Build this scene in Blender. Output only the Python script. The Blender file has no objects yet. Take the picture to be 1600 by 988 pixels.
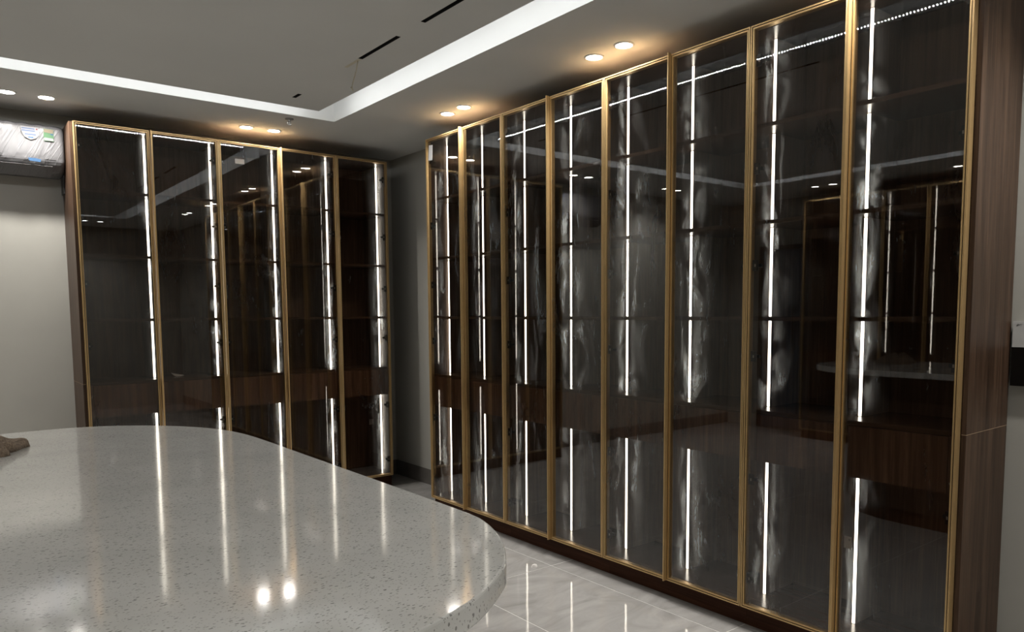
import bpy, math, random
from mathutils import Matrix, Vector
random.seed(7)
S = bpy.context.scene
COL = S.collection

# ------------------------------------------------------------------ camera
def set_camera():
    X, Y, Z = -2.8913, -4.7263, 1.4667
    yaw, pit, rol = 0.6750, -0.0842, -0.0064
    f, cx, cy = 1173.5, 818.74, 587.22
    fw = Vector((math.sin(yaw)*math.cos(pit), math.cos(yaw)*math.cos(pit), math.sin(pit)))
    r = Vector((math.cos(yaw), -math.sin(yaw), 0)); u = r.cross(fw)
    r2 = math.cos(rol)*r + math.sin(rol)*u
    u2 = -math.sin(rol)*r + math.cos(rol)*u
    cam = bpy.data.cameras.new('camera'); o = bpy.data.objects.new('camera', cam); COL.objects.link(o)
    M = Matrix((r2, u2, -fw)).transposed().to_4x4(); M.translation = (X, Y, Z)
    o.matrix_world = M
    cam.sensor_fit = 'HORIZONTAL'; cam.sensor_width = 36.0; cam.lens = f*36/1600
    cam.shift_x = (800-cx)/1600; cam.shift_y = (cy-494)/1600
    cam.clip_start = 0.02; cam.clip_end = 60
    S.camera = o
set_camera()

# ------------------------------------------------------------------ world / exposure
w = bpy.data.worlds.new('world'); S.world = w; w.use_nodes = True
w.node_tree.nodes['Background'].inputs[0].default_value = (0.02, 0.02, 0.022, 1)
w.node_tree.nodes['Background'].inputs[1].default_value = 1.0
vs = S.view_settings
vs.view_transform = 'Standard'; vs.look = 'None'; vs.gamma = 1.0; vs.use_curve_mapping = False
vs.exposure = 0.7
S.cycles.use_adaptive_sampling = False; S.cycles.max_bounces = 8; S.cycles.diffuse_bounces = 4; S.cycles.glossy_bounces = 4; S.cycles.transmission_bounces = 4; S.cycles.transparent_max_bounces = 12
S.cycles.caustics_reflective = False; S.cycles.caustics_refractive = False
LAMP_W = 4.7          # watts of a downlight
DOWNLIGHT = 40.0       # emission of a downlight lens
COVE = 215.0          # emission of a cove diode
LED = 7.0            # emission of a cabinet light bar

CEIL = 2.815
XR, YB, XL, YN = 0.44, 1.31, -5.37, -6.7        # right, back, left and near walls
HC = 1.065                                       # counter height

# ------------------------------------------------------------------ materials
def newmat(name):
    m = bpy.data.materials.new(name); m.use_nodes = True
    nt = m.node_tree; nt.nodes.clear()
    out = nt.nodes.new('ShaderNodeOutputMaterial')
    return m, nt, out
def N(nt, typ, **kw):
    n = nt.nodes.new(typ)
    for k, v in kw.items():
        if k.startswith('_'): setattr(n, k[1:], v)
        else: n.inputs[k.replace('__', ' ')].default_value = v
    return n
def L(nt, a, b): nt.links.new(a, b)
def ramp(nt, src, stops, interp='LINEAR'):
    n = nt.nodes.new('ShaderNodeValToRGB'); n.color_ramp.interpolation = interp
    el = n.color_ramp.elements
    while len(el) < len(stops): el.new(0.5)
    for e, (p, c) in zip(el, stops):
        e.position = p; e.color = c if len(c) == 4 else (*c, 1)
    L(nt, src, n.inputs[0]); return n
def coords(nt, scale, rnd=0.0, kind='Object'):
    tc = nt.nodes.new('ShaderNodeTexCoord'); mp = nt.nodes.new('ShaderNodeMapping')
    mp.inputs['Scale'].default_value = scale
    if rnd:
        oi = nt.nodes.new('ShaderNodeObjectInfo')
        mul = N(nt, 'ShaderNodeMath', _operation='MULTIPLY'); mul.inputs[1].default_value = rnd
        L(nt, oi.outputs['Random'], mul.inputs[0])
        add = nt.nodes.new('ShaderNodeVectorMath'); add.operation = 'ADD'
        L(nt, tc.outputs[kind], add.inputs[0]); L(nt, mul.outputs[0], add.inputs[1])
        L(nt, add.outputs[0], mp.inputs[0])
    else:
        L(nt, tc.outputs[kind], mp.inputs[0])
    return mp
def simple(name, col, rough=0.5, metal=0.0, noise=0.06, scale=40, bump=0.0, spec=0.5):
    m, nt, out = newmat(name)
    b = N(nt, 'ShaderNodeBsdfPrincipled', Roughness=rough, Metallic=metal)
    b.inputs['Specular IOR Level'].default_value = spec
    mp = coords(nt, (scale,)*3)
    nz = N(nt, 'ShaderNodeTexNoise', Scale=1.0, Detail=4.0); L(nt, mp.outputs[0], nz.inputs['Vector'])
    a = [max(0, c*(1-noise)) for c in col]; c2 = [min(1, c*(1+noise)) for c in col]
    rp = ramp(nt, nz.outputs[0], [(0.3, a), (0.7, c2)])
    L(nt, rp.outputs[0], b.inputs['Base Color'])
    if bump:
        bp = N(nt, 'ShaderNodeBump', Strength=bump, Distance=0.002); L(nt, nz.outputs[0], bp.inputs['Height']); L(nt, bp.outputs[0], b.inputs['Normal'])
    L(nt, b.outputs[0], out.inputs[0]); return m
def wood(name, c_dark, c_mid, c_light, rough=0.3, axis='Z', coat=0.0, spec=0.5):
    m, nt, out = newmat(name)
    sc = {'Z': (26, 26, 1.1), 'X': (1.1, 26, 26)}[axis]
    mp = coords(nt, sc, rnd=9.0)
    n1 = N(nt, 'ShaderNodeTexNoise', Scale=1.0, Detail=6.0, Roughness=0.62, Distortion=0.6); L(nt, mp.outputs[0], n1.inputs['Vector'])
    sc2 = {'Z': (140, 140, 5), 'X': (5, 140, 140)}[axis]
    mp2 = coords(nt, sc2, rnd=5.0)
    n2 = N(nt, 'ShaderNodeTexNoise', Scale=1.0, Detail=3.0); L(nt, mp2.outputs[0], n2.inputs['Vector'])
    mx = N(nt, 'ShaderNodeMath', _operation='MULTIPLY_ADD'); mx.inputs[1].default_value = 0.35
    L(nt, n2.outputs[0], mx.inputs[0]); 
    s = N(nt, 'ShaderNodeMath', _operation='MULTIPLY'); s.inputs[1].default_value = 0.75
    L(nt, n1.outputs[0], s.inputs[0]); L(nt, s.outputs[0], mx.inputs[2])
    rp = ramp(nt, mx.outputs[0], [(0.32, c_dark), (0.52, c_mid), (0.74, c_light)])
    b = N(nt, 'ShaderNodeBsdfPrincipled', Roughness=rough)
    b.inputs['Specular IOR Level'].default_value = spec
    b.inputs['Coat Weight'].default_value = coat; b.inputs['Coat Roughness'].default_value = 0.12
    L(nt, rp.outputs[0], b.inputs['Base Color'])
    bp = N(nt, 'ShaderNodeBump', Strength=0.12, Distance=0.001); L(nt, n2.outputs[0], bp.inputs['Height']); L(nt, bp.outputs[0], b.inputs['Normal'])
    L(nt, b.outputs[0], out.inputs[0]); return m
def emit(name, col, strength):
    m, nt, out = newmat(name)
    e = N(nt, 'ShaderNodeEmission', Strength=strength); e.inputs[0].default_value = (*col, 1)
    L(nt, e.outputs[0], out.inputs[0]); return m

M = {}
M['wall'] = simple('beige_wall_paint', (0.375, 0.368, 0.334), 0.75, noise=0.03, scale=3, spec=0.2)
M['ceiling'] = simple('grey_white_ceiling_paint', (0.68, 0.685, 0.665), 0.85, noise=0.02, scale=2, spec=0.1)
M['wood'] = wood('dark_walnut_veneer', (0.018, 0.0095, 0.0055), (0.053, 0.030, 0.0185), (0.108, 0.065, 0.041), 0.42, 'Z', spec=0.3)
M['wood_in'] = wood('dark_walnut_inner_board', (0.062, 0.037, 0.024), (0.138, 0.087, 0.056), (0.25, 0.165, 0.11), 0.6, 'Z', spec=0.2)
M['wood_drawer'] = wood('red_brown_walnut_front', (0.040, 0.018, 0.010), (0.115, 0.060, 0.036), (0.25, 0.145, 0.092), 0.38, 'Z')
M['wood_shelf'] = wood('dark_walnut_shelf', (0.030, 0.017, 0.011), (0.070, 0.041, 0.026), (0.12, 0.075, 0.048), 0.22, 'X')
M['plinth'] = wood('dark_brown_plinth_board', (0.022, 0.0085, 0.0045), (0.046, 0.018, 0.0095), (0.075, 0.031, 0.016), 0.55, 'X', spec=0.1)
M['gold'] = simple('champagne_gold_anodised_aluminium', (0.62, 0.425, 0.20), 0.38, metal=0.7, noise=0.05, scale=18)
M['gasket'] = simple('black_brown_rubber_gasket', (0.012, 0.007, 0.005), 0.6)
M['black'] = simple('black_plastic', (0.012, 0.012, 0.012), 0.35)
M['steel'] = simple('nickel_screw_metal', (0.6, 0.6, 0.58), 0.3, metal=1.0)
M['alu'] = simple('grey_aluminium_channel', (0.32, 0.31, 0.29), 0.45, metal=0.8)
M['white'] = simple('white_enamel', (0.82, 0.82, 0.80), 0.4, noise=0.02)
M['paper'] = simple('white_paper_label', (0.72, 0.72, 0.72), 0.8, noise=0.04, scale=90)
M['seam'] = simple('pale_edge_band', (0.55, 0.42, 0.28), 0.5)
M['led'] = emit('cool_white_led_diffuser', (1.0, 1.0, 0.94), LED)
M['diode'] = emit('cool_white_led_diode', (0.97, 0.98, 1.0), COVE)
M['lamp'] = emit('warm_white_downlight_lens', (1.0, 0.955, 0.90), DOWNLIGHT)
M['grout'] = simple('pale_grout', (0.72, 0.71, 0.68), 0.8)
M['skirting'] = simple('grey_tile_skirting', (0.13, 0.12, 0.11), 0.25, noise=0.15, scale=8)
M['bluedoor'] = simple('dark_blue_grey_tinted_door', (0.055, 0.075, 0.105), 0.2, noise=0.08, scale=2)
M['void'] = simple('black_void', (0.004, 0.004, 0.004), 0.9)
M['bwire'] = simple('cream_wire_sheath', (0.62, 0.58, 0.46), 0.6)
M['ink'] = simple('black_ink', (0.01, 0.01, 0.01), 0.7)
M['screen'] = simple('gloss_black_panel', (0.003, 0.003, 0.003), 0.15)
M['greywhite'] = simple('pale_grey_plastic', (0.42, 0.42, 0.41), 0.6, noise=0.03)
M['blue'] = simple('blue_sticker_print', (0.05, 0.26, 0.55), 0.4)
M['paleblue'] = simple('pale_blue_sticker_print', (0.35, 0.5, 0.72), 0.5)
M['green'] = simple('green_label_print', (0.16, 0.46, 0.2), 0.5)
M['cream'] = simple('cream_label_print', (0.7, 0.56, 0.36), 0.5)
M['red'] = simple('red_sticker_print', (0.6, 0.04, 0.06), 0.5)
M['tag_paper'] = simple('sticker_paper_under_film', (0.15, 0.15, 0.155), 0.6)
M['tag_paleblue'] = simple('pale_blue_print_under_film', (0.045, 0.07, 0.13), 0.6)
M['tag_blue'] = simple('blue_print_under_film', (0.008, 0.05, 0.12), 0.6)
M['tag_green'] = simple('green_print_under_film', (0.030, 0.095, 0.036), 0.6)
M['tag_cream'] = simple('cream_print_under_film', (0.13, 0.10, 0.062), 0.6)
M['tag_red'] = simple('red_print_under_film', (0.12, 0.008, 0.012), 0.6)
M['tag_grey'] = simple('grey_print_under_film', (0.07, 0.07, 0.075), 0.6)
M['plaster'] = simple('white_plaster_crumb', (0.75, 0.73, 0.7), 0.9, bump=0.4)

def glass_mat():
    m, nt, out = newmat('smoked_glass_with_wipe_marks')
    tr = N(nt, 'ShaderNodeBsdfTransparent'); tr.inputs[0].default_value = (0.74, 0.705, 0.665, 1)
    gl = N(nt, 'ShaderNodeBsdfGlossy', Roughness=0.0); gl.inputs[0].default_value = (1, 1, 1, 1)
    fr = N(nt, 'ShaderNodeFresnel', IOR=1.78)
    geo = nt.nodes.new('ShaderNodeNewGeometry')
    # the rear face of the pane (inside the glass) reflects less, the front face does most of the mirroring
    mix = nt.nodes.new('ShaderNodeMixShader')
    L(nt, fr.outputs[0], mix.inputs[0]); L(nt, tr.outputs[0], mix.inputs[1]); L(nt, gl.outputs[0], mix.inputs[2])
    # wipe marks and dust: forward-scattering film with swirly, vertical streaks
    mp = coords(nt, (7, 7, 2.2), rnd=23.0)
    n1 = N(nt, 'ShaderNodeTexNoise', Scale=1.0, Detail=7.0, Roughness=0.65, Distortion=2.2); L(nt, mp.outputs[0], n1.inputs['Vector'])
    r1 = ramp(nt, n1.outputs[0], [(0.45, (0, 0, 0)), (0.74, (1, 1, 1))])
    mp2 = coords(nt, (45, 45, 7), rnd=11.0)
    n2 = N(nt, 'ShaderNodeTexNoise', Scale=1.0, Detail=3.0, Distortion=1.5); L(nt, mp2.outputs[0], n2.inputs['Vector'])
    r2 = ramp(nt, n2.outputs[0], [(0.34, (0.4, 0.4, 0.4)), (0.68, (1, 1, 1))])
    mp3 = coords(nt, (2.2, 2.2, 1.3), rnd=31.0)
    n3 = N(nt, 'ShaderNodeTexNoise', Scale=1.0, Detail=2.0); L(nt, mp3.outputs[0], n3.inputs['Vector'])
    r3 = ramp(nt, n3.outputs[0], [(0.38, (0.12, 0.12, 0.12)), (0.66, (1, 1, 1))])
    a = N(nt, 'ShaderNodeMath', _operation='MULTIPLY'); L(nt, r1.outputs[0], a.inputs[0]); L(nt, r2.outputs[0], a.inputs[1])
    b = N(nt, 'ShaderNodeMath', _operation='MULTIPLY'); L(nt, a.outputs[0], b.inputs[0]); L(nt, r3.outputs[0], b.inputs[1])
    c = N(nt, 'ShaderNodeMath', _operation='MULTIPLY_ADD'); c.inputs[1].default_value = 0.75; c.inputs[2].default_value = 0.005
    L(nt, b.outputs[0], c.inputs[0])
    rf = N(nt, 'ShaderNodeBsdfRefraction', Roughness=0.58, IOR=1.26); rf.inputs[0].default_value = (0.85, 0.87, 0.88, 1)
    rg = N(nt, 'ShaderNodeBsdfRefraction', Roughness=0.58, IOR=0.82); rg.inputs[0].default_value = (0.85, 0.87, 0.88, 1)
    mixr = nt.nodes.new('ShaderNodeMixShader'); mixr.inputs[0].default_value = 0.5
    L(nt, rf.outputs[0], mixr.inputs[1]); L(nt, rg.outputs[0], mixr.inputs[2])
    mix2 = nt.nodes.new('ShaderNodeMixShader')
    L(nt, c.outputs[0], mix2.inputs[0]); L(nt, mix.outputs[0], mix2.inputs[1]); L(nt, mixr.outputs[0], mix2.inputs[2])
    # rear face: plain transparent with the same tint
    mix3 = nt.nodes.new('ShaderNodeMixShader')
    tr2 = N(nt, 'ShaderNodeBsdfTransparent'); tr2.inputs[0].default_value = (0.74, 0.705, 0.665, 1)
    L(nt, geo.outputs['Backfacing'], mix3.inputs[0]); L(nt, mix2.outputs[0], mix3.inputs[1]); L(nt, tr2.outputs[0], mix3.inputs[2])
    L(nt, mix3.outputs[0], out.inputs[0]); return m
M['glass'] = glass_mat()

def quartz_mat():
    m, nt, out = newmat('polished_pale_quartz_with_grey_flecks')
    b = N(nt, 'ShaderNodeBsdfPrincipled', Roughness=0.075)
    b.inputs['IOR'].default_value = 1.55
    mp = coords(nt, (1, 1, 1))
    cl = N(nt, 'ShaderNodeTexNoise', Scale=7.0, Detail=3.0); L(nt, mp.outputs[0], cl.inputs['Vector'])
    base = ramp(nt, cl.outputs[0], [(0.3, (0.64, 0.65, 0.635)), (0.7, (0.72, 0.725, 0.71))])
    cur = base.outputs[0]
    for sc, ang, th, colr, seed in ((85, 0.5, 0.20, (0.05, 0.05, 0.045), 0), (120, -0.7, 0.19, (0.09, 0.09, 0.08), 5), (110, 1.3, 0.12, (0.62, 0.62, 0.60), 9), (200, 0.1, 0.22, (0.16, 0.16, 0.145), 2)):
        mpp = coords(nt, (1, 2.3, 1)); mpp.inputs['Rotation'].default_value = (0, 0, ang); mpp.inputs['Location'].default_value = (seed, seed*1.7, 0)
        v = N(nt, 'ShaderNodeTexVoronoi', Scale=sc, Randomness=1.0); L(nt, mpp.outputs[0], v.inputs['Vector'])
        keep = N(nt, 'ShaderNodeTexWhiteNoise'); keep.noise_dimensions = '3D'; L(nt, v.outputs['Color'], keep.inputs['Vector'])
        k = N(nt, 'ShaderNodeMath', _operation='GREATER_THAN'); k.inputs[1].default_value = 0.72; L(nt, keep.outputs['Value'], k.inputs[0])
        lt = N(nt, 'ShaderNodeMath', _operation='LESS_THAN'); lt.inputs[1].default_value = th*1.3; L(nt, v.outputs['Distance'], lt.inputs[0])
        mu = N(nt, 'ShaderNodeMath', _operation='MULTIPLY'); L(nt, k.outputs[0], mu.inputs[0]); L(nt, lt.outputs[0], mu.inputs[1])
        mu2 = N(nt, 'ShaderNodeMath', _operation='MULTIPLY'); mu2.inputs[1].default_value = 0.62; L(nt, mu.outputs[0], mu2.inputs[0])
        mx = nt.nodes.new('ShaderNodeMix'); mx.data_type = 'RGBA'
        L(nt, mu2.outputs[0], mx.inputs[0]); L(nt, cur, mx.inputs[6]); mx.inputs[7].default_value = (*colr, 1)
        cur = mx.outputs[2]
    L(nt, cur, b.inputs['Base Color'])
    L(nt, b.outputs[0], out.inputs[0]); return m
M['quartz'] = quartz_mat()

def tile_mat():
    m, nt, out = newmat('polished_grey_porcelain_tile')
    b = N(nt, 'ShaderNodeBsdfPrincipled', Roughness=0.06)
    mp = coords(nt, (1.6, 3.0, 1), rnd=13.0)
    n = N(nt, 'ShaderNodeTexNoise', Scale=1.6, Detail=8.0, Roughness=0.6, Distortion=1.6); L(nt, mp.outputs[0], n.inputs['Vector'])
    rp = ramp(nt, n.outputs[0], [(0.3, (0.27, 0.264, 0.253)), (0.5, (0.345, 0.337, 0.325)), (0.72, (0.42, 0.41, 0.395))])
    L(nt, rp.outputs[0], b.inputs['Base Color'])
    mp2 = coords(nt, (1, 1, 1), rnd=7.0)
    n2 = N(nt, 'ShaderNodeTexNoise', Scale=5.0, Detail=1.0); L(nt, mp2.outputs[0], n2.inputs['Vector'])
    bp = N(nt, 'ShaderNodeBump', Strength=0.16, Distance=0.004); L(nt, n2.outputs[0], bp.inputs['Height']); L(nt, bp.outputs[0], b.inputs['Normal'])
    L(nt, b.outputs[0], out.inputs[0]); return m
M['tile'] = tile_mat()

def film_mat():
    m, nt, out = newmat('white_plastic_under_wrinkled_clear_film')
    b = N(nt, 'ShaderNodeBsdfPrincipled', Roughness=0.5); b.inputs['Base Color'].default_value = (0.10, 0.10, 0.104, 1)
    b.inputs['Coat Weight'].default_value = 0.25; b.inputs['Coat Roughness'].default_value = 0.25
    mp0 = coords(nt, (1, 1, 1)); mp0.inputs['Rotation'].default_value = (0, -0.5, 0)
    mp = nt.nodes.new('ShaderNodeMapping'); mp.inputs['Scale'].default_value = (30, 6, 2.2); L(nt, mp0.outputs[0], mp.inputs[0])
    n = N(nt, 'ShaderNodeTexNoise', Scale=1.0, Detail=3.0, Distortion=0.5); L(nt, mp.outputs[0], n.inputs['Vector'])
    rp = ramp(nt, n.outputs[0], [(0.42, (0, 0, 0)), (0.5, (1, 1, 1)), (0.58, (0, 0, 0))])
    bp = N(nt, 'ShaderNodeBump', Strength=0.35, Distance=0.004); L(nt, rp.outputs[0], bp.inputs['Height']); L(nt, bp.outputs[0], b.inputs['Normal'])
    L(nt, b.outputs[0], out.inputs[0]); return m
M['film'] = film_mat()
def towel_mat():
    m, nt, out = newmat('brown_terry_cloth')
    b = N(nt, 'ShaderNodeBsdfPrincipled', Roughness=0.95)
    mp = coords(nt, (1, 1, 1)); n = N(nt, 'ShaderNodeTexNoise', Scale=160.0, Detail=3.0); L(nt, mp.outputs[0], n.inputs['Vector'])
    rp = ramp(nt, n.outputs[0], [(0.3, (0.16, 0.12, 0.09)), (0.7, (0.36, 0.28, 0.21))])
    L(nt, rp.outputs[0], b.inputs['Base Color'])
    bp = N(nt, 'ShaderNodeBump', Strength=0.7, Distance=0.004); L(nt, n.outputs[0], bp.inputs['Height']); L(nt, bp.outputs[0], b.inputs['Normal'])
    L(nt, b.outputs[0], out.inputs[0]); return m
M['towel'] = towel_mat()

# ------------------------------------------------------------------ mesh helpers
class MB:
    def __init__(s): s.v = []; s.f = []; s.mi = []
    def box(s, x0, x1, y0, y1, z0, z1, mi=0):
        b = len(s.v)
        s.v += [(x0,y0,z0),(x1,y0,z0),(x1,y1,z0),(x0,y1,z0),(x0,y0,z1),(x1,y0,z1),(x1,y1,z1),(x0,y1,z1)]
        s.f += [tuple(b+i for i in q) for q in ((3,2,1,0),(4,5,6,7),(0,1,5,4),(1,2,6,5),(2,3,7,6),(3,0,4,7))]
        s.mi += [mi]*6; return s
    def prism(s, pts, h0, h1, axis='z', mi=0):
        """extrude a polygon given in 2D along an axis"""
        b = len(s.v); n = len(pts)
        def P(a, c, h): return (a, c, h) if axis == 'z' else ((h, a, c) if axis == 'x' else (a, h, c))
        s.v += [P(a, c, h0) for a, c in pts] + [P(a, c, h1) for a, c in pts]
        s.f += [tuple(b+i for i in reversed(range(n))), tuple(b+n+i for i in range(n))]; s.mi += [mi]*2
        for i in range(n):
            j = (i+1) % n; s.f.append((b+i, b+j, b+n+j, b+n+i)); s.mi.append(mi)
        return s
    def lathe(s, prof, seg=24, c=(0,0), mi=0):
        b = len(s.v); n = len(prof)
        for k in range(seg):
            a = 2*math.pi*k/seg
            s.v += [(c[0]+r*math.cos(a), c[1]+r*math.sin(a), z) for r, z in prof]
        for k in range(seg):
            k2 = (k+1) % seg
            for i in range(n-1):
                s.f.append((b+k*n+i, b+k2*n+i, b+k2*n+i+1, b+k*n+i+1)); s.mi.append(mi)
        return s
    def tube(s, pts, r, seg=8, mi=0):
        b = len(s.v); pts = [Vector(p) for p in pts]; n = len(pts)
        for i, p in enumerate(pts):
            t = (pts[min(i+1, n-1)]-pts[max(i-1, 0)]).normalized()
            a = t.orthogonal().normalized(); c = t.cross(a)
            for k in range(seg):
                an = 2*math.pi*k/seg
                s.v.append(tuple(p + r*(math.cos(an)*a + math.sin(an)*c)))
        for i in range(n-1):
            for k in range(seg):
                k2 = (k+1) % seg
                s.f.append((b+i*seg+k, b+i*seg+k2, b+(i+1)*seg+k2, b+(i+1)*seg+k)); s.mi.append(mi)
        s.f += [tuple(b+k for k in reversed(range(seg))), tuple(b+(n-1)*seg+k for k in range(seg))]; s.mi += [mi]*2
        return s
    def build(s, name, mats, parent=None, smooth=False, bevel=0.0):
        me = bpy.data.meshes.new(name); me.from_pydata(s.v, [], s.f)
        mats = mats if isinstance(mats, (list, tuple)) else [mats]
        for m in mats: me.materials.append(M[m])
        me.polygons.foreach_set('material_index', s.mi)
        if smooth: me.polygons.foreach_set('use_smooth', [True]*len(s.f))
        me.validate(); me.update()
        o = bpy.data.objects.new(name, me); COL.objects.link(o)
        if parent: o.parent = parent
        if bevel:
            bv = o.modifiers.new('bevel', 'BEVEL'); bv.width = bevel; bv.segments = 2; bv.limit_method = 'ANGLE'
        return o
def box(name, mat, b, parent=None, bevel=0.0): return MB().box(*b).build(name, mat, parent, bevel=bevel)
def empty(name, loc=(0,0,0), rz=0.0):
    o = bpy.data.objects.new(name, None); COL.objects.link(o); o.location = loc; o.rotation_euler = (0,0,rz)
    o.empty_display_size = 0.1; return o
def tag(o, label, cat, group=None):
    o['label'] = label; o['category'] = cat
    if group: o['group'] = group
    return o
def structure(o, label=None):
    o['kind'] = 'structure'
    if label: o['label'] = label
    return o
def copy_tree(o, parent=None):
    c = o.copy(); COL.objects.link(c)
    if parent: c.parent = parent; c.matrix_parent_inverse = o.matrix_parent_inverse.copy()
    for ch in list(o.children): copy_tree(ch, c)
    return c

# ------------------------------------------------------------------ room shell
T = 0.12
structure(box('wall_back', 'wall', (XL-T, XR+T, YB, YB+T, 0, 3.1)), 'beige painted wall behind the shorter cabinet row')
structure(box('wall_right', 'wall', (XR, XR+T, YN, YB, 0, 3.1)), 'beige painted wall behind the long cabinet row')
structure(box('wall_left', 'wall', (XL-T, XL, YN, YB, 0, 3.1)), 'beige painted wall opposite the long cabinet row')
structure(box('wall_near', 'wall', (XL-T, XR+T, YN-T, YN, 0, 3.1)), 'beige painted wall at the near end of the room')

floor = structure(box('floor', 'grout', (XL-T, XR+T, YN-T, YB+T, -0.06, -0.0006)), 'floor of polished grey porcelain tiles with pale joints')
tile_me = None
tx0, ty0, tw, tl, g = -0.117, -1.502, 0.603, 1.2, 0.0022
nx0, nx1 = math.floor((XL-tx0)/tw), math.ceil((XR-tx0)/tw)
ny0, ny1 = math.floor((YN-ty0)/tl), math.ceil((YB-ty0)/tl)
def tile_bm(x0, x1, y0, y1):
    cx, cy = (x0+x1)/2, (y0+y1)/2
    m = MB(); m.box(x0-cx, x1-cx, y0-cy, y1-cy, -0.010, 0.0002); return m, cx, cy
for i in range(nx0, nx1):
    for j in range(ny0, ny1):
        x0, x1 = max(XL, tx0+i*tw)+g, min(XR, tx0+(i+1)*tw)-g
        y0, y1 = max(YN, ty0+j*tl)+g, min(YB, ty0+(j+1)*tl)-g
        if x1-x0 < 0.01 or y1-y0 < 0.01: continue
        full = abs(x1-x0-tw+2*g) < 1e-6 and abs(y1-y0-tl+2*g) < 1e-6
        m, cx, cy = tile_bm(x0, x1, y0, y1)
        if full and tile_me is not None:
            o = bpy.data.objects.new('tile', tile_me); COL.objects.link(o); o.parent = floor
        else:
            o = m.build('tile', 'tile', floor)
            if full: tile_me = o.data
        o.location = (cx, cy, 0)
        o.rotation_euler = (random.uniform(-1, 1)*0.0009, random.uniform(-1, 1)*0.0012, 0)

structure(box('baseboard_back', 'skirting', (XL, XR, YB-0.010, YB, 0, 0.13)), 'grey tile baseboard along the back wall')
structure(box('baseboard_right', 'skirting', (XR-0.010, XR, YN, YB-0.012, 0, 0.13)), 'grey tile baseboard along the right wall')
structure(box('baseboard_left', 'skirting', (XL, XL+0.010, YN, -2.0, 0, 0.13)), 'grey tile baseboard along the left wall')

# ceiling: flat perimeter, light slot, flat centre panel
OX0, OX1, OY0, OY1 = -4.30, -0.532, -5.40, 0.345     # outer edge of the slot
IX0, IX1, IY0, IY1 = -4.09, -0.734, -5.19, 0.143     # inner edge of the slot
ZT = CEIL+0.15
cm = MB()
cm.box(XL-T, OX0, YN-T, YB+T, CEIL, ZT); cm.box(OX1, XR+T, YN-T, YB+T, CEIL, ZT)
cm.box(OX0, OX1, YN-T, OY0, CEIL, ZT); cm.box(OX0, OX1, OY1, YB+T, CEIL, ZT)
cm.box(XL-T, XR+T, YN-T, YB+T, ZT, ZT+0.05)
ceiling = structure(cm.build('ceiling', 'ceiling'), 'flat grey-white ceiling border around the lit slot')
SX0, SX1 = -1.001, -0.975                            # row of narrow slots cut in the centre panel
slots = [(-0.16, -0.06), (-1.385, -0.972), (-2.45, -1.612)]
cp = MB()
cp.box(IX0, SX0, IY0, IY1, CEIL, ZT); cp.box(SX1, IX1, IY0, IY1, CEIL, ZT)
ys = [IY1]
for a, b in sorted(slots, reverse=True): ys += [b, a]
ys.append(IY0)
for k in range(0, len(ys), 2): cp.box(SX0, SX1, ys[k+1], ys[k], CEIL, ZT)
cpo = cp.build('ceiling_panel', 'ceiling', ceiling)
for k, (a, b) in enumerate(slots):
    m = MB()
    m.box(SX0, SX1, a, b, CEIL+0.05, CEIL+0.06); m.box(SX0, SX0+0.002, a, b, CEIL+0.0005, CEIL+0.05); m.box(SX1-0.002, SX1, a, b, CEIL+0.0005, CEIL+0.05)
    m.box(SX0, SX1, a, a+0.002, CEIL+0.0005, CEIL+0.05); m.box(SX0, SX1, b-0.002, b, CEIL+0.0005, CEIL+0.05)
    o = m.build('ceiling_slot', 'void')
    tag(o, ['short black ceiling slot near the corner of the lit band', 'black slot in the ceiling with a loose wire at its end',
            'longest black ceiling slot, cut off by the top of the picture'][k], 'ceiling slot', 'narrow black slots cut in the ceiling')
# taped, unfinished end of the slot row and the loose wire
m = MB()
m.box(-0.997, -0.979, -0.968, -0.80, CEIL-0.0012, CEIL-0.0002)
tag(m.build('tape_strip', 'bwire'), 'beige tape strip continuing a black ceiling slot', 'tape')
wp = []
for t in range(19):
    s = t/18
    wp.append((-0.988+0.004*math.sin(s*9), -0.945+0.11*s+0.018*math.sin(s*5), CEIL-0.004-0.135*math.sin(min(1, s*1.25)*math.pi/2)+(0.0 if s < 0.8 else (s-0.8)*0.10)))
tag(MB().tube(wp, 0.0032, 8).build('loose_wire', 'bwire', smooth=True), 'pale loose wire hanging out of the ceiling slot', 'wire')

# cove light strips on the inner side of the slot
def cove(p0, p1, nrm, label):
    p0, p1, nrm = Vector(p0), Vector(p1), Vector(nrm)
    d = (p1-p0); Ln = d.length; d.normalize()
    root = tag(empty('light_strip', tuple((p0+p1)/2)), label, 'light strip', 'cove light strips in the ceiling slot')
    off = (p0+p1)/2; tape = MB(); di = MB()
    def addq(mb, a, b, n0, n1, z0, z1, mi=0):
        P = [p0+d*a+nrm*n0, p0+d*b+nrm*n0, p0+d*b+nrm*n1, p0+d*a+nrm*n1]
        bb = len(mb.v)
        mb.v += [tuple(q-off+Vector((0,0,z))) for z in (z0, z1) for q in P]
        fs = ((3,2,1,0),(4,5,6,7),(0,1,5,4),(1,2,6,5),(2,3,7,6),(3,0,4,7))
        mb.f += [tuple(bb+i for i in q) for q in fs]
        mb.mi += [mi, mi, mi, mi, 0 if mi == 1 else mi, mi]
    addq(tape, 0, Ln, 0.0005, 0.0025, 0.009, 0.020)
    n = int(Ln/0.0166)
    for k in range(n):
        c = (k+0.5)*Ln/n
        addq(di, c-0.0019, c+0.0019, 0.0025, 0.0042, 0.0118, 0.0172, 1)
    tape.build('tape', 'white', root)
    o = di.build('diodes', ['diode', 'white'], root); o['kind'] = 'stuff'
cove((IX1, IY1-0.01, CEIL), (IX1, IY0+0.01, CEIL), (1, 0, 0), 'LED strip in the ceiling slot beside the long cabinet row')
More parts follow.
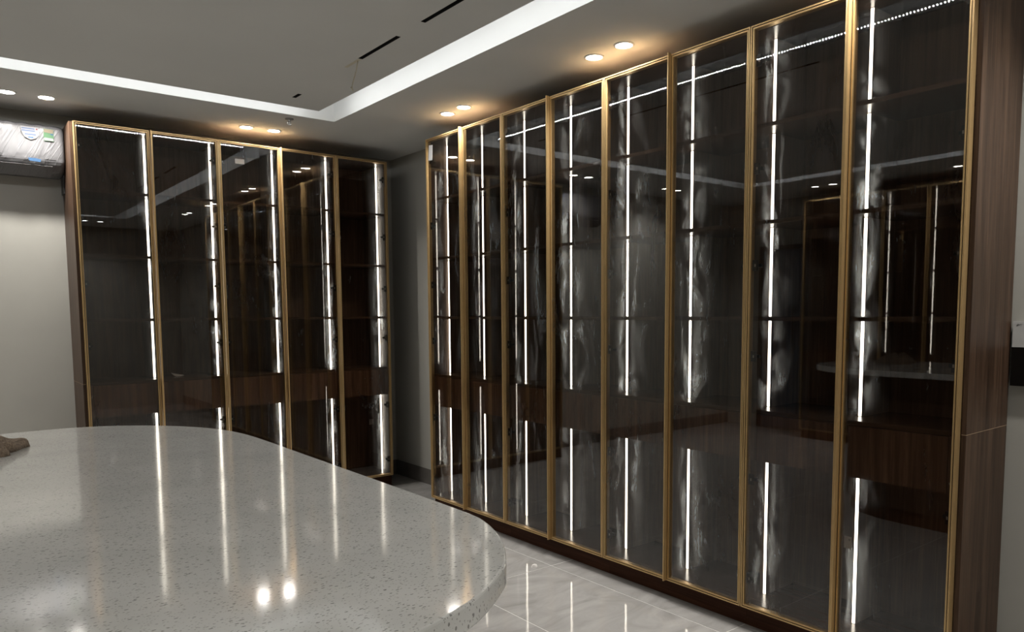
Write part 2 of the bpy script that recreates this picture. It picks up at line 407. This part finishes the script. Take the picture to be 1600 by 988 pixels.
cove((IX0+0.01, IY1, CEIL), (IX1-0.01, IY1, CEIL), (0, 1, 0), 'LED strip in the ceiling slot beside the shorter cabinet row')
cove((IX0, IY0+0.01, CEIL), (IX0, IY1-0.01, CEIL), (-1, 0, 0), 'LED strip in the ceiling slot on the room side away from the long cabinet row')
cove((IX1-0.01, IY0, CEIL), (IX0+0.01, IY0, CEIL), (0, -1, 0), 'LED strip in the ceiling slot at the near end of the room')

# downlights
def downlight_proto():
    r = empty('downlight')
    MB().lathe([(0.041, 0.004), (0.041, -0.003), (0.044, -0.006), (0.052, -0.005), (0.054, 0.0)], 32).build('trim_ring', 'white', r, True)
    MB().lathe([(0.0, -0.0015), (0.0405, -0.0015), (0.0405, 0.003)], 32).build('lens', 'lamp', r)
    ld = bpy.data.lights.new('lamp', 'AREA'); ld.shape = 'DISK'; ld.size = 0.078; ld.energy = LAMP_W; ld.color = (1.0, 0.955, 0.90); ld.spread = math.radians(128)
    lo = bpy.data.objects.new('lamp', ld); COL.objects.link(lo); lo.parent = r; lo.location = (0, 0, -0.0022)
    return r
DL = [((-2.408, 0.858), 'downlight in the back ceiling border, outermost at the left edge of the picture'),
      ((-2.204, 0.856), 'downlight in the back ceiling border, just above the wrapped air conditioner'),
      ((-0.973, 0.865), 'left downlight of the pair above the shorter cabinet row'),
      ((-0.777, 0.850), 'right downlight of the pair above the shorter cabinet row'),
      ((-0.020, -0.325), 'lower left downlight of the pair above the far end of the long cabinet row'),
      ((-0.025, -0.530), 'upper right downlight of the pair above the far end of the long cabinet row'),
      ((-0.022, -1.755), 'lower left downlight of the nearer pair above the long cabinet row'),
      ((-0.028, -1.977), 'upper right downlight of the nearer pair above the long cabinet row'),
      ((-0.02, -3.16), 'far one of the downlight pair out of view above the nearest long-row cabinet'),
      ((-0.02, -3.36), 'near one of the downlight pair out of view above the nearest long-row cabinet'),
      ((-0.02, -4.20), 'downlight in the right ceiling border past the cabinets, far one of its pair'),
      ((-0.02, -4.40), 'downlight in the right ceiling border past the cabinets, near one of its pair'),
      ((-3.58, 0.86), 'downlight in the back ceiling border left of the air conditioner, right one of its pair'),
      ((-3.78, 0.86), 'downlight in the back ceiling border left of the air conditioner, left one of its pair'),
      ((-4.80, -0.21), 'downlight over the opposite wall near the blue door, far one of its pair'),
      ((-4.80, -0.41), 'downlight over the opposite wall near the blue door, near one of its pair'),
      ((-4.80, -1.66), 'downlight over the opposite cabinets, far one of its pair'),
      ((-4.80, -1.86), 'downlight over the opposite cabinets, near one of its pair'),
      ((-4.80, -3.70), 'downlight over the opposite wall, far one of the nearest pair'),
      ((-4.80, -3.90), 'downlight over the opposite wall, near one of the nearest pair'),
      ((-0.78, -5.93), 'downlight over the wall behind the camera, right one of its right pair'),
      ((-0.98, -5.93), 'downlight over the wall behind the camera, left one of its right pair'),
      ((-3.30, -5.93), 'downlight over the wall behind the camera, right one of its left pair'),
      ((-3.50, -5.93), 'downlight over the wall behind the camera, left one of its left pair')]
dl0 = downlight_proto()
for k, ((x, y), lab) in enumerate(DL):
    o = dl0 if k == 0 else copy_tree(dl0)
    o.location = (x, y, CEIL); tag(o, lab, 'downlight', 'round downlights in pairs around the ceiling border')

# sprinkler
sp = tag(empty('sprinkler', (-0.815, 0.455, CEIL)), 'small metal fire sprinkler head hanging below the lit ceiling band', 'sprinkler')
MB().lathe([(0.0, 0.0), (0.030, 0.0), (0.028, -0.006), (0.010, -0.010), (0.0, -0.010)], 20).build('cover_plate', 'alu', sp, True)
MB().lathe([(0.0, -0.008), (0.009, -0.008), (0.009, -0.020), (0.0, -0.020)], 14).build('thread', 'alu', sp, True)
for s in (-1, 1):
    MB().tube([(s*0.008, 0, -0.019), (s*0.013, 0, -0.030), (s*0.004, 0, -0.042)], 0.0022, 8).build('arm', 'steel', sp, True)
MB().tube([(0, 0, -0.020), (0, 0, -0.040)], 0.0025, 8).build('bulb', 'white', sp, True)
MB().lathe([(0.0, -0.042), (0.015, -0.043), (0.016, -0.0445), (0.0, -0.046)], 16).build('deflector', 'steel', sp, True)

# ------------------------------------------------------------------ cabinets
ZD0, ZD1 = 0.10, 2.70             # door bottom / top
DEP = 0.42
SH = [2.285, 1.865, 1.440]        # shelf tops
DT, DB = 1.02, 0.785              # drawer deck top, drawer box underside
PT = 0.018
def door(parent, u0, u1, hinge, pull):
    """door frame between u0 and u1, front plane at y=0"""
    a, b, c, d = u0+0.0022, u1-0.0022, ZD0, ZD1
    m = MB()
    def ring(o0, o1, y0, y1):
        m.box(a+o0, b-o0, y0, y1, d-o1, d-o0); m.box(a+o0, b-o0, y0, y1, c+o0, c+o1)
        m.box(a+o0, a+o1, y0, y1, c+o1, d-o1); m.box(b-o1, b-o0, y0, y1, c+o1, d-o1)
    ring(0.0, 0.0058, 0.0, 0.034); ring(0.0095, 0.0155, 0.0020, 0.034)
    fr = m.build('door', 'gold', parent)
    gk = MB(); 
    o0, o1, y0, y1 = 0.0056, 0.0097, 0.0060, 0.0330
    gk.box(a+o0, b-o0, y0, y1, d-o1, d-o0); gk.box(a+o0, b-o0, y0, y1, c+o0, c+o1); gk.box(a+o0, a+o1, y0, y1, c+o1, d-o1); gk.box(b-o1, b-o0, y0, y1, c+o1, d-o1)
    gk.build('gasket', 'gasket', fr)
    MB().box(a+0.0142, b-0.0142, 0.0085, 0.0125, c+0.0142, d-0.0142).build('glass_pane', 'glass', fr)
    if pull:
        x = a if pull == 'L' else b-0.006
        p = MB(); p.box(x, x+0.006, -0.022, 0.0, c, d+0.004)
        p.build('pull_strip', 'gold', fr)
    s = 1 if hinge == 'L' else -1
    x = a+0.0155 if hinge == 'L' else b-0.0155
    for z in (2.555, 2.092, 1.668, 1.262, 0.699, 0.235):
        h = MB()
        xs = sorted((x, x+s*0.020)); h.box(xs[0], xs[1], 0.022, 0.036, z-0.024, z+0.024)
        xs = sorted((x+s*0.002, x+s*0.034)); h.box(xs[0], xs[1], 0.036, 0.050, z-0.007, z+0.007)
        xs = sorted((x+s*0.010, x+s*0.016)); h.box(xs[0], xs[1], 0.0214, 0.0219, z-0.006, z+0.006, 1)
        h.build('hinge', ['black', 'steel'], fr)
    return fr
def cabinet(bays, w, led_side, name='display_cabinet'):
    root = empty(name)
    W = bays*w; y0 = 0.036; yd = 0.182          # dividers stand back from the doors and carry the light bars on their front edge
    box('side_panel', 'wood_in', (0.0002, PT, yd, DEP, ZD0+PT, ZD1-PT), root)
    box('side_panel', 'wood_in', (W-PT, W-0.0002, yd, DEP, ZD0+PT, ZD1-PT), root)
    for k in range(1, bays): box('divider', 'wood_in', (k*w-PT/2, k*w+PT/2, yd, DEP-0.008, ZD0+PT, ZD1-PT), root)
    box('top_panel', 'wood_shelf', (0.0002, W-0.0002, y0, DEP, ZD1-PT, ZD1), root)
    box('bottom_panel', 'wood_shelf', (0.0002, W-0.0002, y0, DEP, ZD0, ZD0+PT), root)
    box('back_panel', 'wood_in', (PT, W-PT, DEP-0.008, DEP, ZD0+PT, ZD1-PT), root)
    box('plinth', 'plinth', (0.0005, W-0.0005, 0.052, 0.070, 0.0, ZD0), root)
    for k in range(bays):
        a = k*w + (PT if k == 0 else PT/2); b = (k+1)*w - (PT if k == bays-1 else PT/2)
        fa0, fb0 = k*w+0.0002, (k+1)*w-0.0002
        for z in SH: MB().box(fa0, fb0, 0.040, 0.1735, z-PT, z).box(a, b, 0.1735, DEP-0.008, z-PT, z).build('shelf', 'wood_shelf', root)
        MB().box(fa0, fb0, 0.038, 0.1735, DT-PT, DT).box(a, b, 0.1735, DEP-0.008, DT-PT, DT).build('deck', 'wood_shelf', root)
        fa, fb = k*w+(0.045 if k == 0 else 0.002), (k+1)*w-(0.045 if k == bays-1 else 0.002)
        dr = MB().box(fa, fb, 0.040, 0.056, DB+0.001, DT-PT-0.003).box(fa+0.02, fb-0.02, 0.056, 0.36, DB+0.02, DT-PT-0.02).build('drawer', 'wood_drawer', root)
        if k == 0: box('filler_strip', 'wood_drawer', (fa0, fa-0.0022, 0.040, 0.056, DB, DT-PT), root)
        if k == bays-1: box('filler_strip', 'wood_drawer', (fb+0.0022, fb0, 0.040, 0.056, DB, DT-PT), root)
        # light bars on the front edge of the dividers, turned to the front
        if led_side == 'L': x = 0.0115 if k == 0 else k*w
        else: x = W-0.0115 if k == bays-1 else (k+1)*w
        segs = [(ZD0+PT, DB), (DT, SH[2]-PT), (SH[2], SH[1]-PT), (SH[1], SH[0]-PT), (SH[0], ZD1-PT)]
        for z0, z1 in segs:
            ch = MB().box(x-0.0075, x+0.0075, 0.1765, yd-0.0003, z0+0.001, z1-0.001).build('light_bar', 'alu', root)
            prof = [(x-0.0066, 0.1764), (x-0.0060, 0.1748), (x, 0.1740), (x+0.0060, 0.1748), (x+0.0066, 0.1764)]
            MB().prism(prof, z0+0.002, z1-0.002).build('diffuser', 'led', ch)
        if bays == 1: hinge, pull = 'R', None
        else: hinge, pull = ('L', None) if k == 0 else ('R', 'L')
        door(root, k*w, (k+1)*w, hinge, pull)
    return root

WR, WL, YLF, XLR = 0.4512, 0.4464, 0.8727, 0.1655
G1 = 'glass-door cabinets of the long row'
G2 = 'glass-door cabinets of the shorter row'
rl = ['tall walnut cabinet with two gold-framed glass doors, farthest of the long row',
      'tall walnut cabinet with gold-framed glass doors, second from the far end of the long row',
      'tall walnut cabinet with gold-framed glass doors, third from the far end of the long row',
      'tall walnut cabinet with gold-framed glass doors, nearest of the long row with exposed side panel']
proto = cabinet(2, WR, 'L')
R = []
for k in range(4):
    o = proto if k == 0 else copy_tree(proto)
    o.location = (0, -2*WR*k, 0); o.rotation_euler = (0, 0, -math.pi/2); tag(o, rl[k], 'cabinet', G1); R.append(o)
ll = ['tall walnut two-door glass cabinet beside the wrapped air conditioner', 'tall walnut two-door glass cabinet in the middle of the shorter row',
      'narrow single-door glass cabinet next to the wall corner']
protoL = cabinet(2, WL, 'R')
x0 = XLR-5*WL
Lc = [protoL, copy_tree(protoL), cabinet(1, WL, 'R', 'display_cabinet')]
for k, o in enumerate(Lc):
    o.location = (x0+2*WL*k, YLF, 0); tag(o, ll[k], 'cabinet', G2)
for k in range(2):
    o = copy_tree(proto); o.location = (-4.95, -1.79+2*WR*k, 0); o.rotation_euler = (0, 0, math.pi/2)
    tag(o, ['tall walnut glass cabinet against the opposite wall, the one farther from the blue door', 'tall walnut glass cabinet against the opposite wall, the one beside the blue door'][k], 'cabinet', 'glass-door cabinets on the opposite wall')

# exposed end panels (upper and lower board with a pale joint)
W2 = 2*WR
def end_panel(root, u0, u1):
    for nm, z0, z1 in (('end_panel', 0.0, 1.0115), ('end_panel', 1.0135, 2.70)):
        box(nm, 'wood', (u0, u1, 0.0355, DEP, z0, z1), root)
    box('joint_strip', 'seam', (u0+0.0005, u1-0.0005, 0.0357, DEP, 1.0115, 1.0135), root)
end_panel(R[3], W2+0.0003, W2+0.017)
end_panel(Lc[0], -0.017, -0.0003)
box('end_board', 'wood', (-0.0035, 0.0, 0.036, DEP, 0.0, 2.70), R[0])
box('end_board', 'wood', (WL, WL+0.0035, 0.036, DEP, 0.0, 2.70), Lc[2])

# stickers on door glass
def doors(root): return [c for c in root.children if c.name.split('.')[0] == 'door']
def sticker(dr, u, z, w, h, rot=0.0, mark=False, label='white paper sticker', y=0.0078):
    m = MB(); c, s = math.cos(rot), math.sin(rot)
    pts = [(u+c*a-s*b, z+s*a+c*b) for a, b in ((-w/2,-h/2),(w/2,-h/2),(w/2,h/2),(-w/2,h/2))]
    m.prism(pts[::-1], y, y+0.0006, 'y')
    if mark: m.box(u+w*0.12, u+w*0.3, y-0.0003, y+0.0001, z+h*0.15, z+h*0.3, 1)
    o = m.build('sticker', ['paper', 'ink'], dr); o['label'] = label
sticker(doors(R[0])[0], 0.056, 2.602, 0.050, 0.105, -0.09, label='white tape tag on the glass')
sticker(doors(R[3])[1], WR*2-0.4015, 0.521, 0.032, 0.050, 0.0, True, y=0.0128)
sticker(doors(Lc[1])[0], 0.151, 2.568, 0.066, 0.034, 0.0, y=0.0128)
# small things inside the cabinets
m = MB(); m.box(0.385, 0.425, 0.30, 0.3035, 0.500, 0.548); m.build('switch_plate', 'paper', Lc[2])['label'] = 'small white switch plate inside'
pc = MB(); random.seed(3)
pp = [(-0.045, 0.0, 0.030), (-0.03, 0.012, 0.024), (0.0, 0.02, 0.016), (0.035, 0.01, 0.010), (0.045, -0.002, 0.008), (0.02, -0.015, 0.001), (-0.012, -0.015, 0.001), (-0.028, -0.004, 0.012)]
nb = len(pp); pc.v = [(a, b, c) for a, b, c in pp] + [(a*0.92, b*0.9, max(0.0, c-0.004)) for a, b, c in pp] + [(0.0, 0.0, 0.012), (0.0, 0.0, 0.006)]
for i in range(nb):
    j = (i+1) % nb
    pc.f += [(i, j, 2*nb), (nb+j, nb+i, 2*nb+1), (i, nb+i, nb+j, j)]; pc.mi += [0]*3
o = pc.build('paper_scrap', 'paper'); o.location = (-1.465, YLF+0.19, DT+0.001); tag(o, 'crumpled white paper scrap on the drawer deck inside the cabinet by the air conditioner', 'paper scrap')

# ------------------------------------------------------------------ island counter
half = [(-2.592,-1.630),(-2.50,-1.634),(-2.420,-1.655),(-2.340,-1.697),(-2.243,-1.776),(-2.155,-1.892),(-2.098,-2.010),(-2.068,-2.130),(-2.054,-2.30),(-2.052,-2.69),(-2.051,-3.01),
        (-2.050,-3.367),(-2.052,-3.513),(-2.064,-3.576),(-2.088,-3.641),(-2.117,-3.698),(-2.151,-3.750),(-2.190,-3.797),(-2.278,-3.864),(-2.344,-3.897),(-2.424,-3.923),(-2.51,-3.938),(-2.592,-3.942)]
def catmull(P, n):
    out = []
    for i in range(len(P)-1):
        p0, p1, p2, p3 = P[max(i-1,0)], P[i], P[i+1], P[min(i+2,len(P)-1)]
        for k in range(n):
            t = k/n
            out.append(tuple(0.5*(2*p1[c]+(p2[c]-p0[c])*t+(2*p0[c]-5*p1[c]+4*p2[c]-p3[c])*t*t+(3*p1[c]-p0[c]-3*p2[c]+p3[c])*t**3) for c in (0,1)))
    out.append(P[-1]); return out
rh = catmull(half, 5)
XC = -2.592
outline = rh + [(2*XC-x, y) for x, y in rh[-2:0:-1]]
YC = -2.786
outline = [(x-XC, y-YC) for x, y in outline]
isl = tag(empty('island_counter', (XC, YC, 0)), 'bar-height island counter with rounded pale speckled quartz top', 'counter')
ct = MB().prism(outline[::-1], HC-0.040, HC).build('worktop', 'quartz', isl, bevel=0.004)
body = [(x*0.62, y*0.80) for x, y in outline]
MB().prism(body[::-1], 0.10, HC-0.0405).build('body', 'wood', isl)
MB().prism([(x*0.94, y*0.96) for x, y in body][::-1], 0.0, 0.10).build('plinth', 'plinth', isl)

# crumpled cloth
def cloth():
    """towel dropped in a heap: a rounded lobe sheet with deep rolled folds, closed underneath"""
    nr, na = 44, 120; m = MB()
    def P(rr, th):
        c, sn = math.cos(th), math.sin(th)
        lob = 1+0.10*math.sin(3*th+0.6)+0.07*math.sin(5*th+2.0)+0.04*math.sin(9*th)
        x, y = 0.155*rr*lob*c, 0.112*rr*lob*sn
        dome = max(0.0, 1-rr**3.2)**0.42
        q = 62*(y+0.30*x)+1.5*math.sin(26*x+0.8)
        fold = abs(math.sin(q*0.5))**0.55
        q2 = 85*(x*0.5-y)+1.2*math.sin(30*y)
        z = dome*(0.016+0.034*fold+0.011*math.sin(q2)+0.030*max(0, 1-((x+0.05)/0.12)**2)*max(0, 1-(y/0.1)**2))
        x += 0.010*math.sin(55*y+1.0)*rr; y += 0.006*math.sin(48*x)*rr
        return (x, y, max(0.0, z))
    m.v.append((P(0, 0)))
    for i in range(1, nr+1):
        for k in range(na): m.v.append(P(i/nr, 2*math.pi*k/na))
    for k in range(na): m.f.append((0, 1+k, 1+(k+1) % na)); m.mi.append(0)
    for i in range(nr-1):
        for k in range(na):
            a, b = 1+i*na+k, 1+i*na+(k+1) % na
            m.f.append((a, a+na, b+na, b)); m.mi.append(0)
    m.f.append(tuple(reversed(range(1+(nr-1)*na, 1+nr*na)))); m.mi.append(0)
    return m.build('cloth', 'towel', smooth=True)
o = cloth(); o.location = (-2.822, -2.06, HC+0.0004); o.rotation_euler = (0, 0, 0.35); tag(o, 'crumpled brown cloth lying on the quartz counter', 'cloth')

# plaster crumb on the floor
def crumb(name, loc, s, label, seed):
    random.seed(seed); m = MB(); n = 9
    top = [(s*math.cos(6.283*k/n)*random.uniform(0.6, 1.1), 0.6*s*math.sin(6.283*k/n)*random.uniform(0.6, 1.1)) for k in range(n)]
    m.v = [(x, y, 0) for x, y in top]+[(x*0.75, y*0.75, s*random.uniform(0.25, 0.6)) for x, y in top]+[(0, 0, s*0.7)]
    m.f.append(tuple(reversed(range(n)))); m.mi.append(0)
    for k in range(n):
        j = (k+1) % n; m.f += [(k, j, n+j, n+k), (n+k, n+j, 2*n)]; m.mi += [0, 0]
    o = m.build(name, 'plaster'); o.location = loc; tag(o, label, 'debris')
crumb('plaster_crumb', (-0.205, -1.455, 0.0008), 0.024, 'white plaster crumb on the floor tile joint beside the counter', 4)

# ------------------------------------------------------------------ wrapped air conditioner
ac = tag(empty('air_conditioner', (-2.49, YB, 2.385)), 'white wall-mounted air conditioner still wrapped in clear film', 'air conditioner')
prof = [(0, 0.0), (-0.10, 0.0), (-0.155, 0.018), (-0.200, 0.055), (-0.216, 0.085), (-0.220, 0.12), (-0.216, 0.285), (-0.205, 0.305), (-0.185, 0.314), (0, 0.314)]
# body drawn in slices so that the film puckers
def acbody():
    m = MB(); n = 60; Wd = 0.40; random.seed(5)
    pf = []
    for i in range(len(prof)-1):
        for k in range(4):
            t = k/4; pf.append((prof[i][0]*(1-t)+prof[i+1][0]*t, prof[i][1]*(1-t)+prof[i+1][1]*t))
    pf.append(prof[-1]); np_ = len(pf)
    for i in range(n+1):
        s = -1+2*i/n
        e = 1-max(0, abs(s)-0.965)/0.035*0.05
        for (y, z) in pf:
            wob = 0.0007*math.sin(42*s+26*z*6)+0.0006*math.sin(23*s-31*z*4+1.3)
            yy = y*e - (wob if y < -0.05 else 0); zz = 0.157+(z-0.157)*e + (0.003*math.sin(31*s) if z > 0.3 else 0)
            m.v.append((s*Wd, yy-0.001, zz))
    for i in range(n):
        for j in range(np_-1):
            a = i*np_+j; m.f.append((a, a+1, a+np_+1, a+np_)); m.mi.append(0)
        a = i*np_; m.f.append((a, a+np_, a+2*np_-1, a+np_-1)); m.mi.append(0)
    m.f.append(tuple(range(np_))[::-1]); m.f.append(tuple(n*np_+j for j in range(np_))); m.mi += [0, 0]
    return m.build('body', 'film', ac, smooth=True)
acbody()
MB().prism([(-0.112, -0.004), (-0.203, 0.054), (-0.207, 0.049), (-0.116, -0.009)], -0.36, 0.33, 'x').build('louver', 'film', ac)
# groove between front cover and louver
MB().box(-0.385, 0.385, -0.2245, -0.219, 0.0780, 0.0805).build('cover_groove', 'tag_grey', ac)
# printed stickers
def plate(name, mat, pts, y=-0.2255, th=0.0012, parent=ac, label=None):
    o = MB().prism([(a, b) for a, b in pts][::-1], y, y+th, 'y').build(name, mat, parent)
    if label: o['label'] = label
    return o
sx, sz = 0.215, 0.255
sh = plate('sticker', 'tag_paper', [(sx-0.052, sz+0.030), (sx+0.048, sz+0.030), (sx+0.048, sz-0.015), (sx+0.030, sz-0.040), (sx+0.0, sz-0.052), (sx-0.032, sz-0.036), (sx-0.044, sz-0.010)], y=-0.2262, label='shield-shaped blue and white sticker')
for z, x0_, x1_, mt in ((0.018, -0.046, 0.024, 'tag_paleblue'), (0.004, -0.046, 0.026, 'tag_paleblue'), (-0.018, -0.030, 0.030, 'tag_paleblue'), (-0.036, -0.012, 0.016, 'tag_blue')):
    plate('print_bar', mt, [(sx+x0_, sz+z-0.004), (sx+x1_, sz+z-0.004), (sx+x1_, sz+z+0.004), (sx+x0_, sz+z+0.004)], y=-0.2268, parent=sh)
plate('red_dot', 'tag_red', [(sx+0.036+0.005*math.cos(k), sz+0.018+0.005*math.sin(k)) for k in [i*0.785 for i in range(8)]], y=-0.2268, parent=sh)
gx, gz = 0.315, 0.248
gl_ = plate('energy_label', 'tag_green', [(gx-0.027, gz-0.040), (gx+0.027, gz-0.040), (gx+0.027, gz+0.036), (gx-0.027, gz+0.036)], y=-0.2262, label='green and cream energy label')
plate('print_bar', 'tag_cream', [(gx-0.025, gz+0.014), (gx+0.025, gz+0.010), (gx+0.025, gz+0.034), (gx-0.025, gz+0.034)], y=-0.2268, parent=gl_)
plate('print_bar', 'tag_paper', [(gx-0.025, gz-0.038), (gx+0.025, gz-0.038), (gx+0.025, gz-0.022), (gx-0.025, gz-0.020)], y=-0.2268, parent=gl_)
plate('print_bar', 'tag_blue', [(gx+0.006, gz+0.002), (gx+0.025, gz-0.002), (gx+0.025, gz+0.008), (gx+0.012, gz+0.008)], y=-0.2268, parent=gl_)
plate('tape', 'tag_blue', [(0.20, 0.072), (0.262, 0.068), (0.266, 0.086), (0.235, 0.090), (0.195, 0.090)], y=-0.2272, label='blue tape holding the film')
for k in range(7): plate('small_print', 'tag_grey', [(0.285+k*0.009, 0.098), (0.291+k*0.009, 0.098), (0.291+k*0.009, 0.102), (0.285+k*0.009, 0.102)], y=-0.2262)
plate('small_print', 'ink', [(0.02, 0.097), (0.062, 0.097), (0.062, 0.102), (0.02, 0.102)], y=-0.2262)
# dark pipe cover between unit and cabinet
tag(MB().box(-2.0925, -2.0865, YB-0.12, YB-0.012, 2.28, 2.40).build('pipe_sleeve', 'black', None), 'short black pipe sleeve under the air conditioner beside the cabinet', 'pipe')

# ------------------------------------------------------------------ boxed panel on the right wall
tv = tag(empty('wall_panel', (XR, -3.95, 1.17)), 'black panel with a pale grey top strip on the wall beside the nearest cabinet', 'wall panel')
box('screen', 'screen', (-0.034, 0.0, -0.31, 0.315, 0.0, 0.150), tv)
ts = box('top_strip', 'greywhite', (-0.036, 0.0, -0.31, 0.313, 0.1503, 0.250), tv)
bpy.context.view_layer.update()
fc = bpy.data.curves.new('print', 'FONT'); fc.body = 'ar:'; fc.size = 0.017; fc.shear = 0.5; fc.extrude = 0.0003
fo = bpy.data.objects.new('print_tmp', fc); COL.objects.link(fo)
dg = bpy.context.evaluated_depsgraph_get(); bpy.context.view_layer.update()
me = bpy.data.meshes.new_from_object(fo.evaluated_get(dg)); bpy.data.objects.remove(fo)
me.materials.clear(); me.materials.append(M['ink'])
po = bpy.data.objects.new('print', me); COL.objects.link(po); po.parent = ts
po.rotation_euler = (math.pi/2, 0, -math.pi/2); po.location = (-0.0364, 0.3015, 0.232)

# ------------------------------------------------------------------ door in the opposite wall
dd = empty('door_1', (XL, 0.27, 0)); structure(dd, 'dark blue-grey double door with long black bar handles')
for s in (-1, 1):
    lf = box('leaf', 'bluedoor', (0.002, 0.042, min(0.003*s, 0.5*s), max(0.003*s, 0.5*s), 0.01, 2.2), dd)
    h = MB().tube([(0.082, 0.06*s, 0.95), (0.082, 0.06*s, 1.55)], 0.012, 10)
    for z in (1.02, 1.48): h.tube([(0.042, 0.06*s, z), (0.082, 0.06*s, z)], 0.008, 8)
    h.build('handle', 'black', lf, True)
fm = MB(); fm.box(0.0005, 0.05, -0.56, -0.505, 0, 2.26); fm.box(0.0005, 0.05, 0.505, 0.56, 0, 2.26); fm.box(0.0005, 0.05, -0.505, 0.505, 2.205, 2.26)
fm.build('door_frame', 'black', dd)
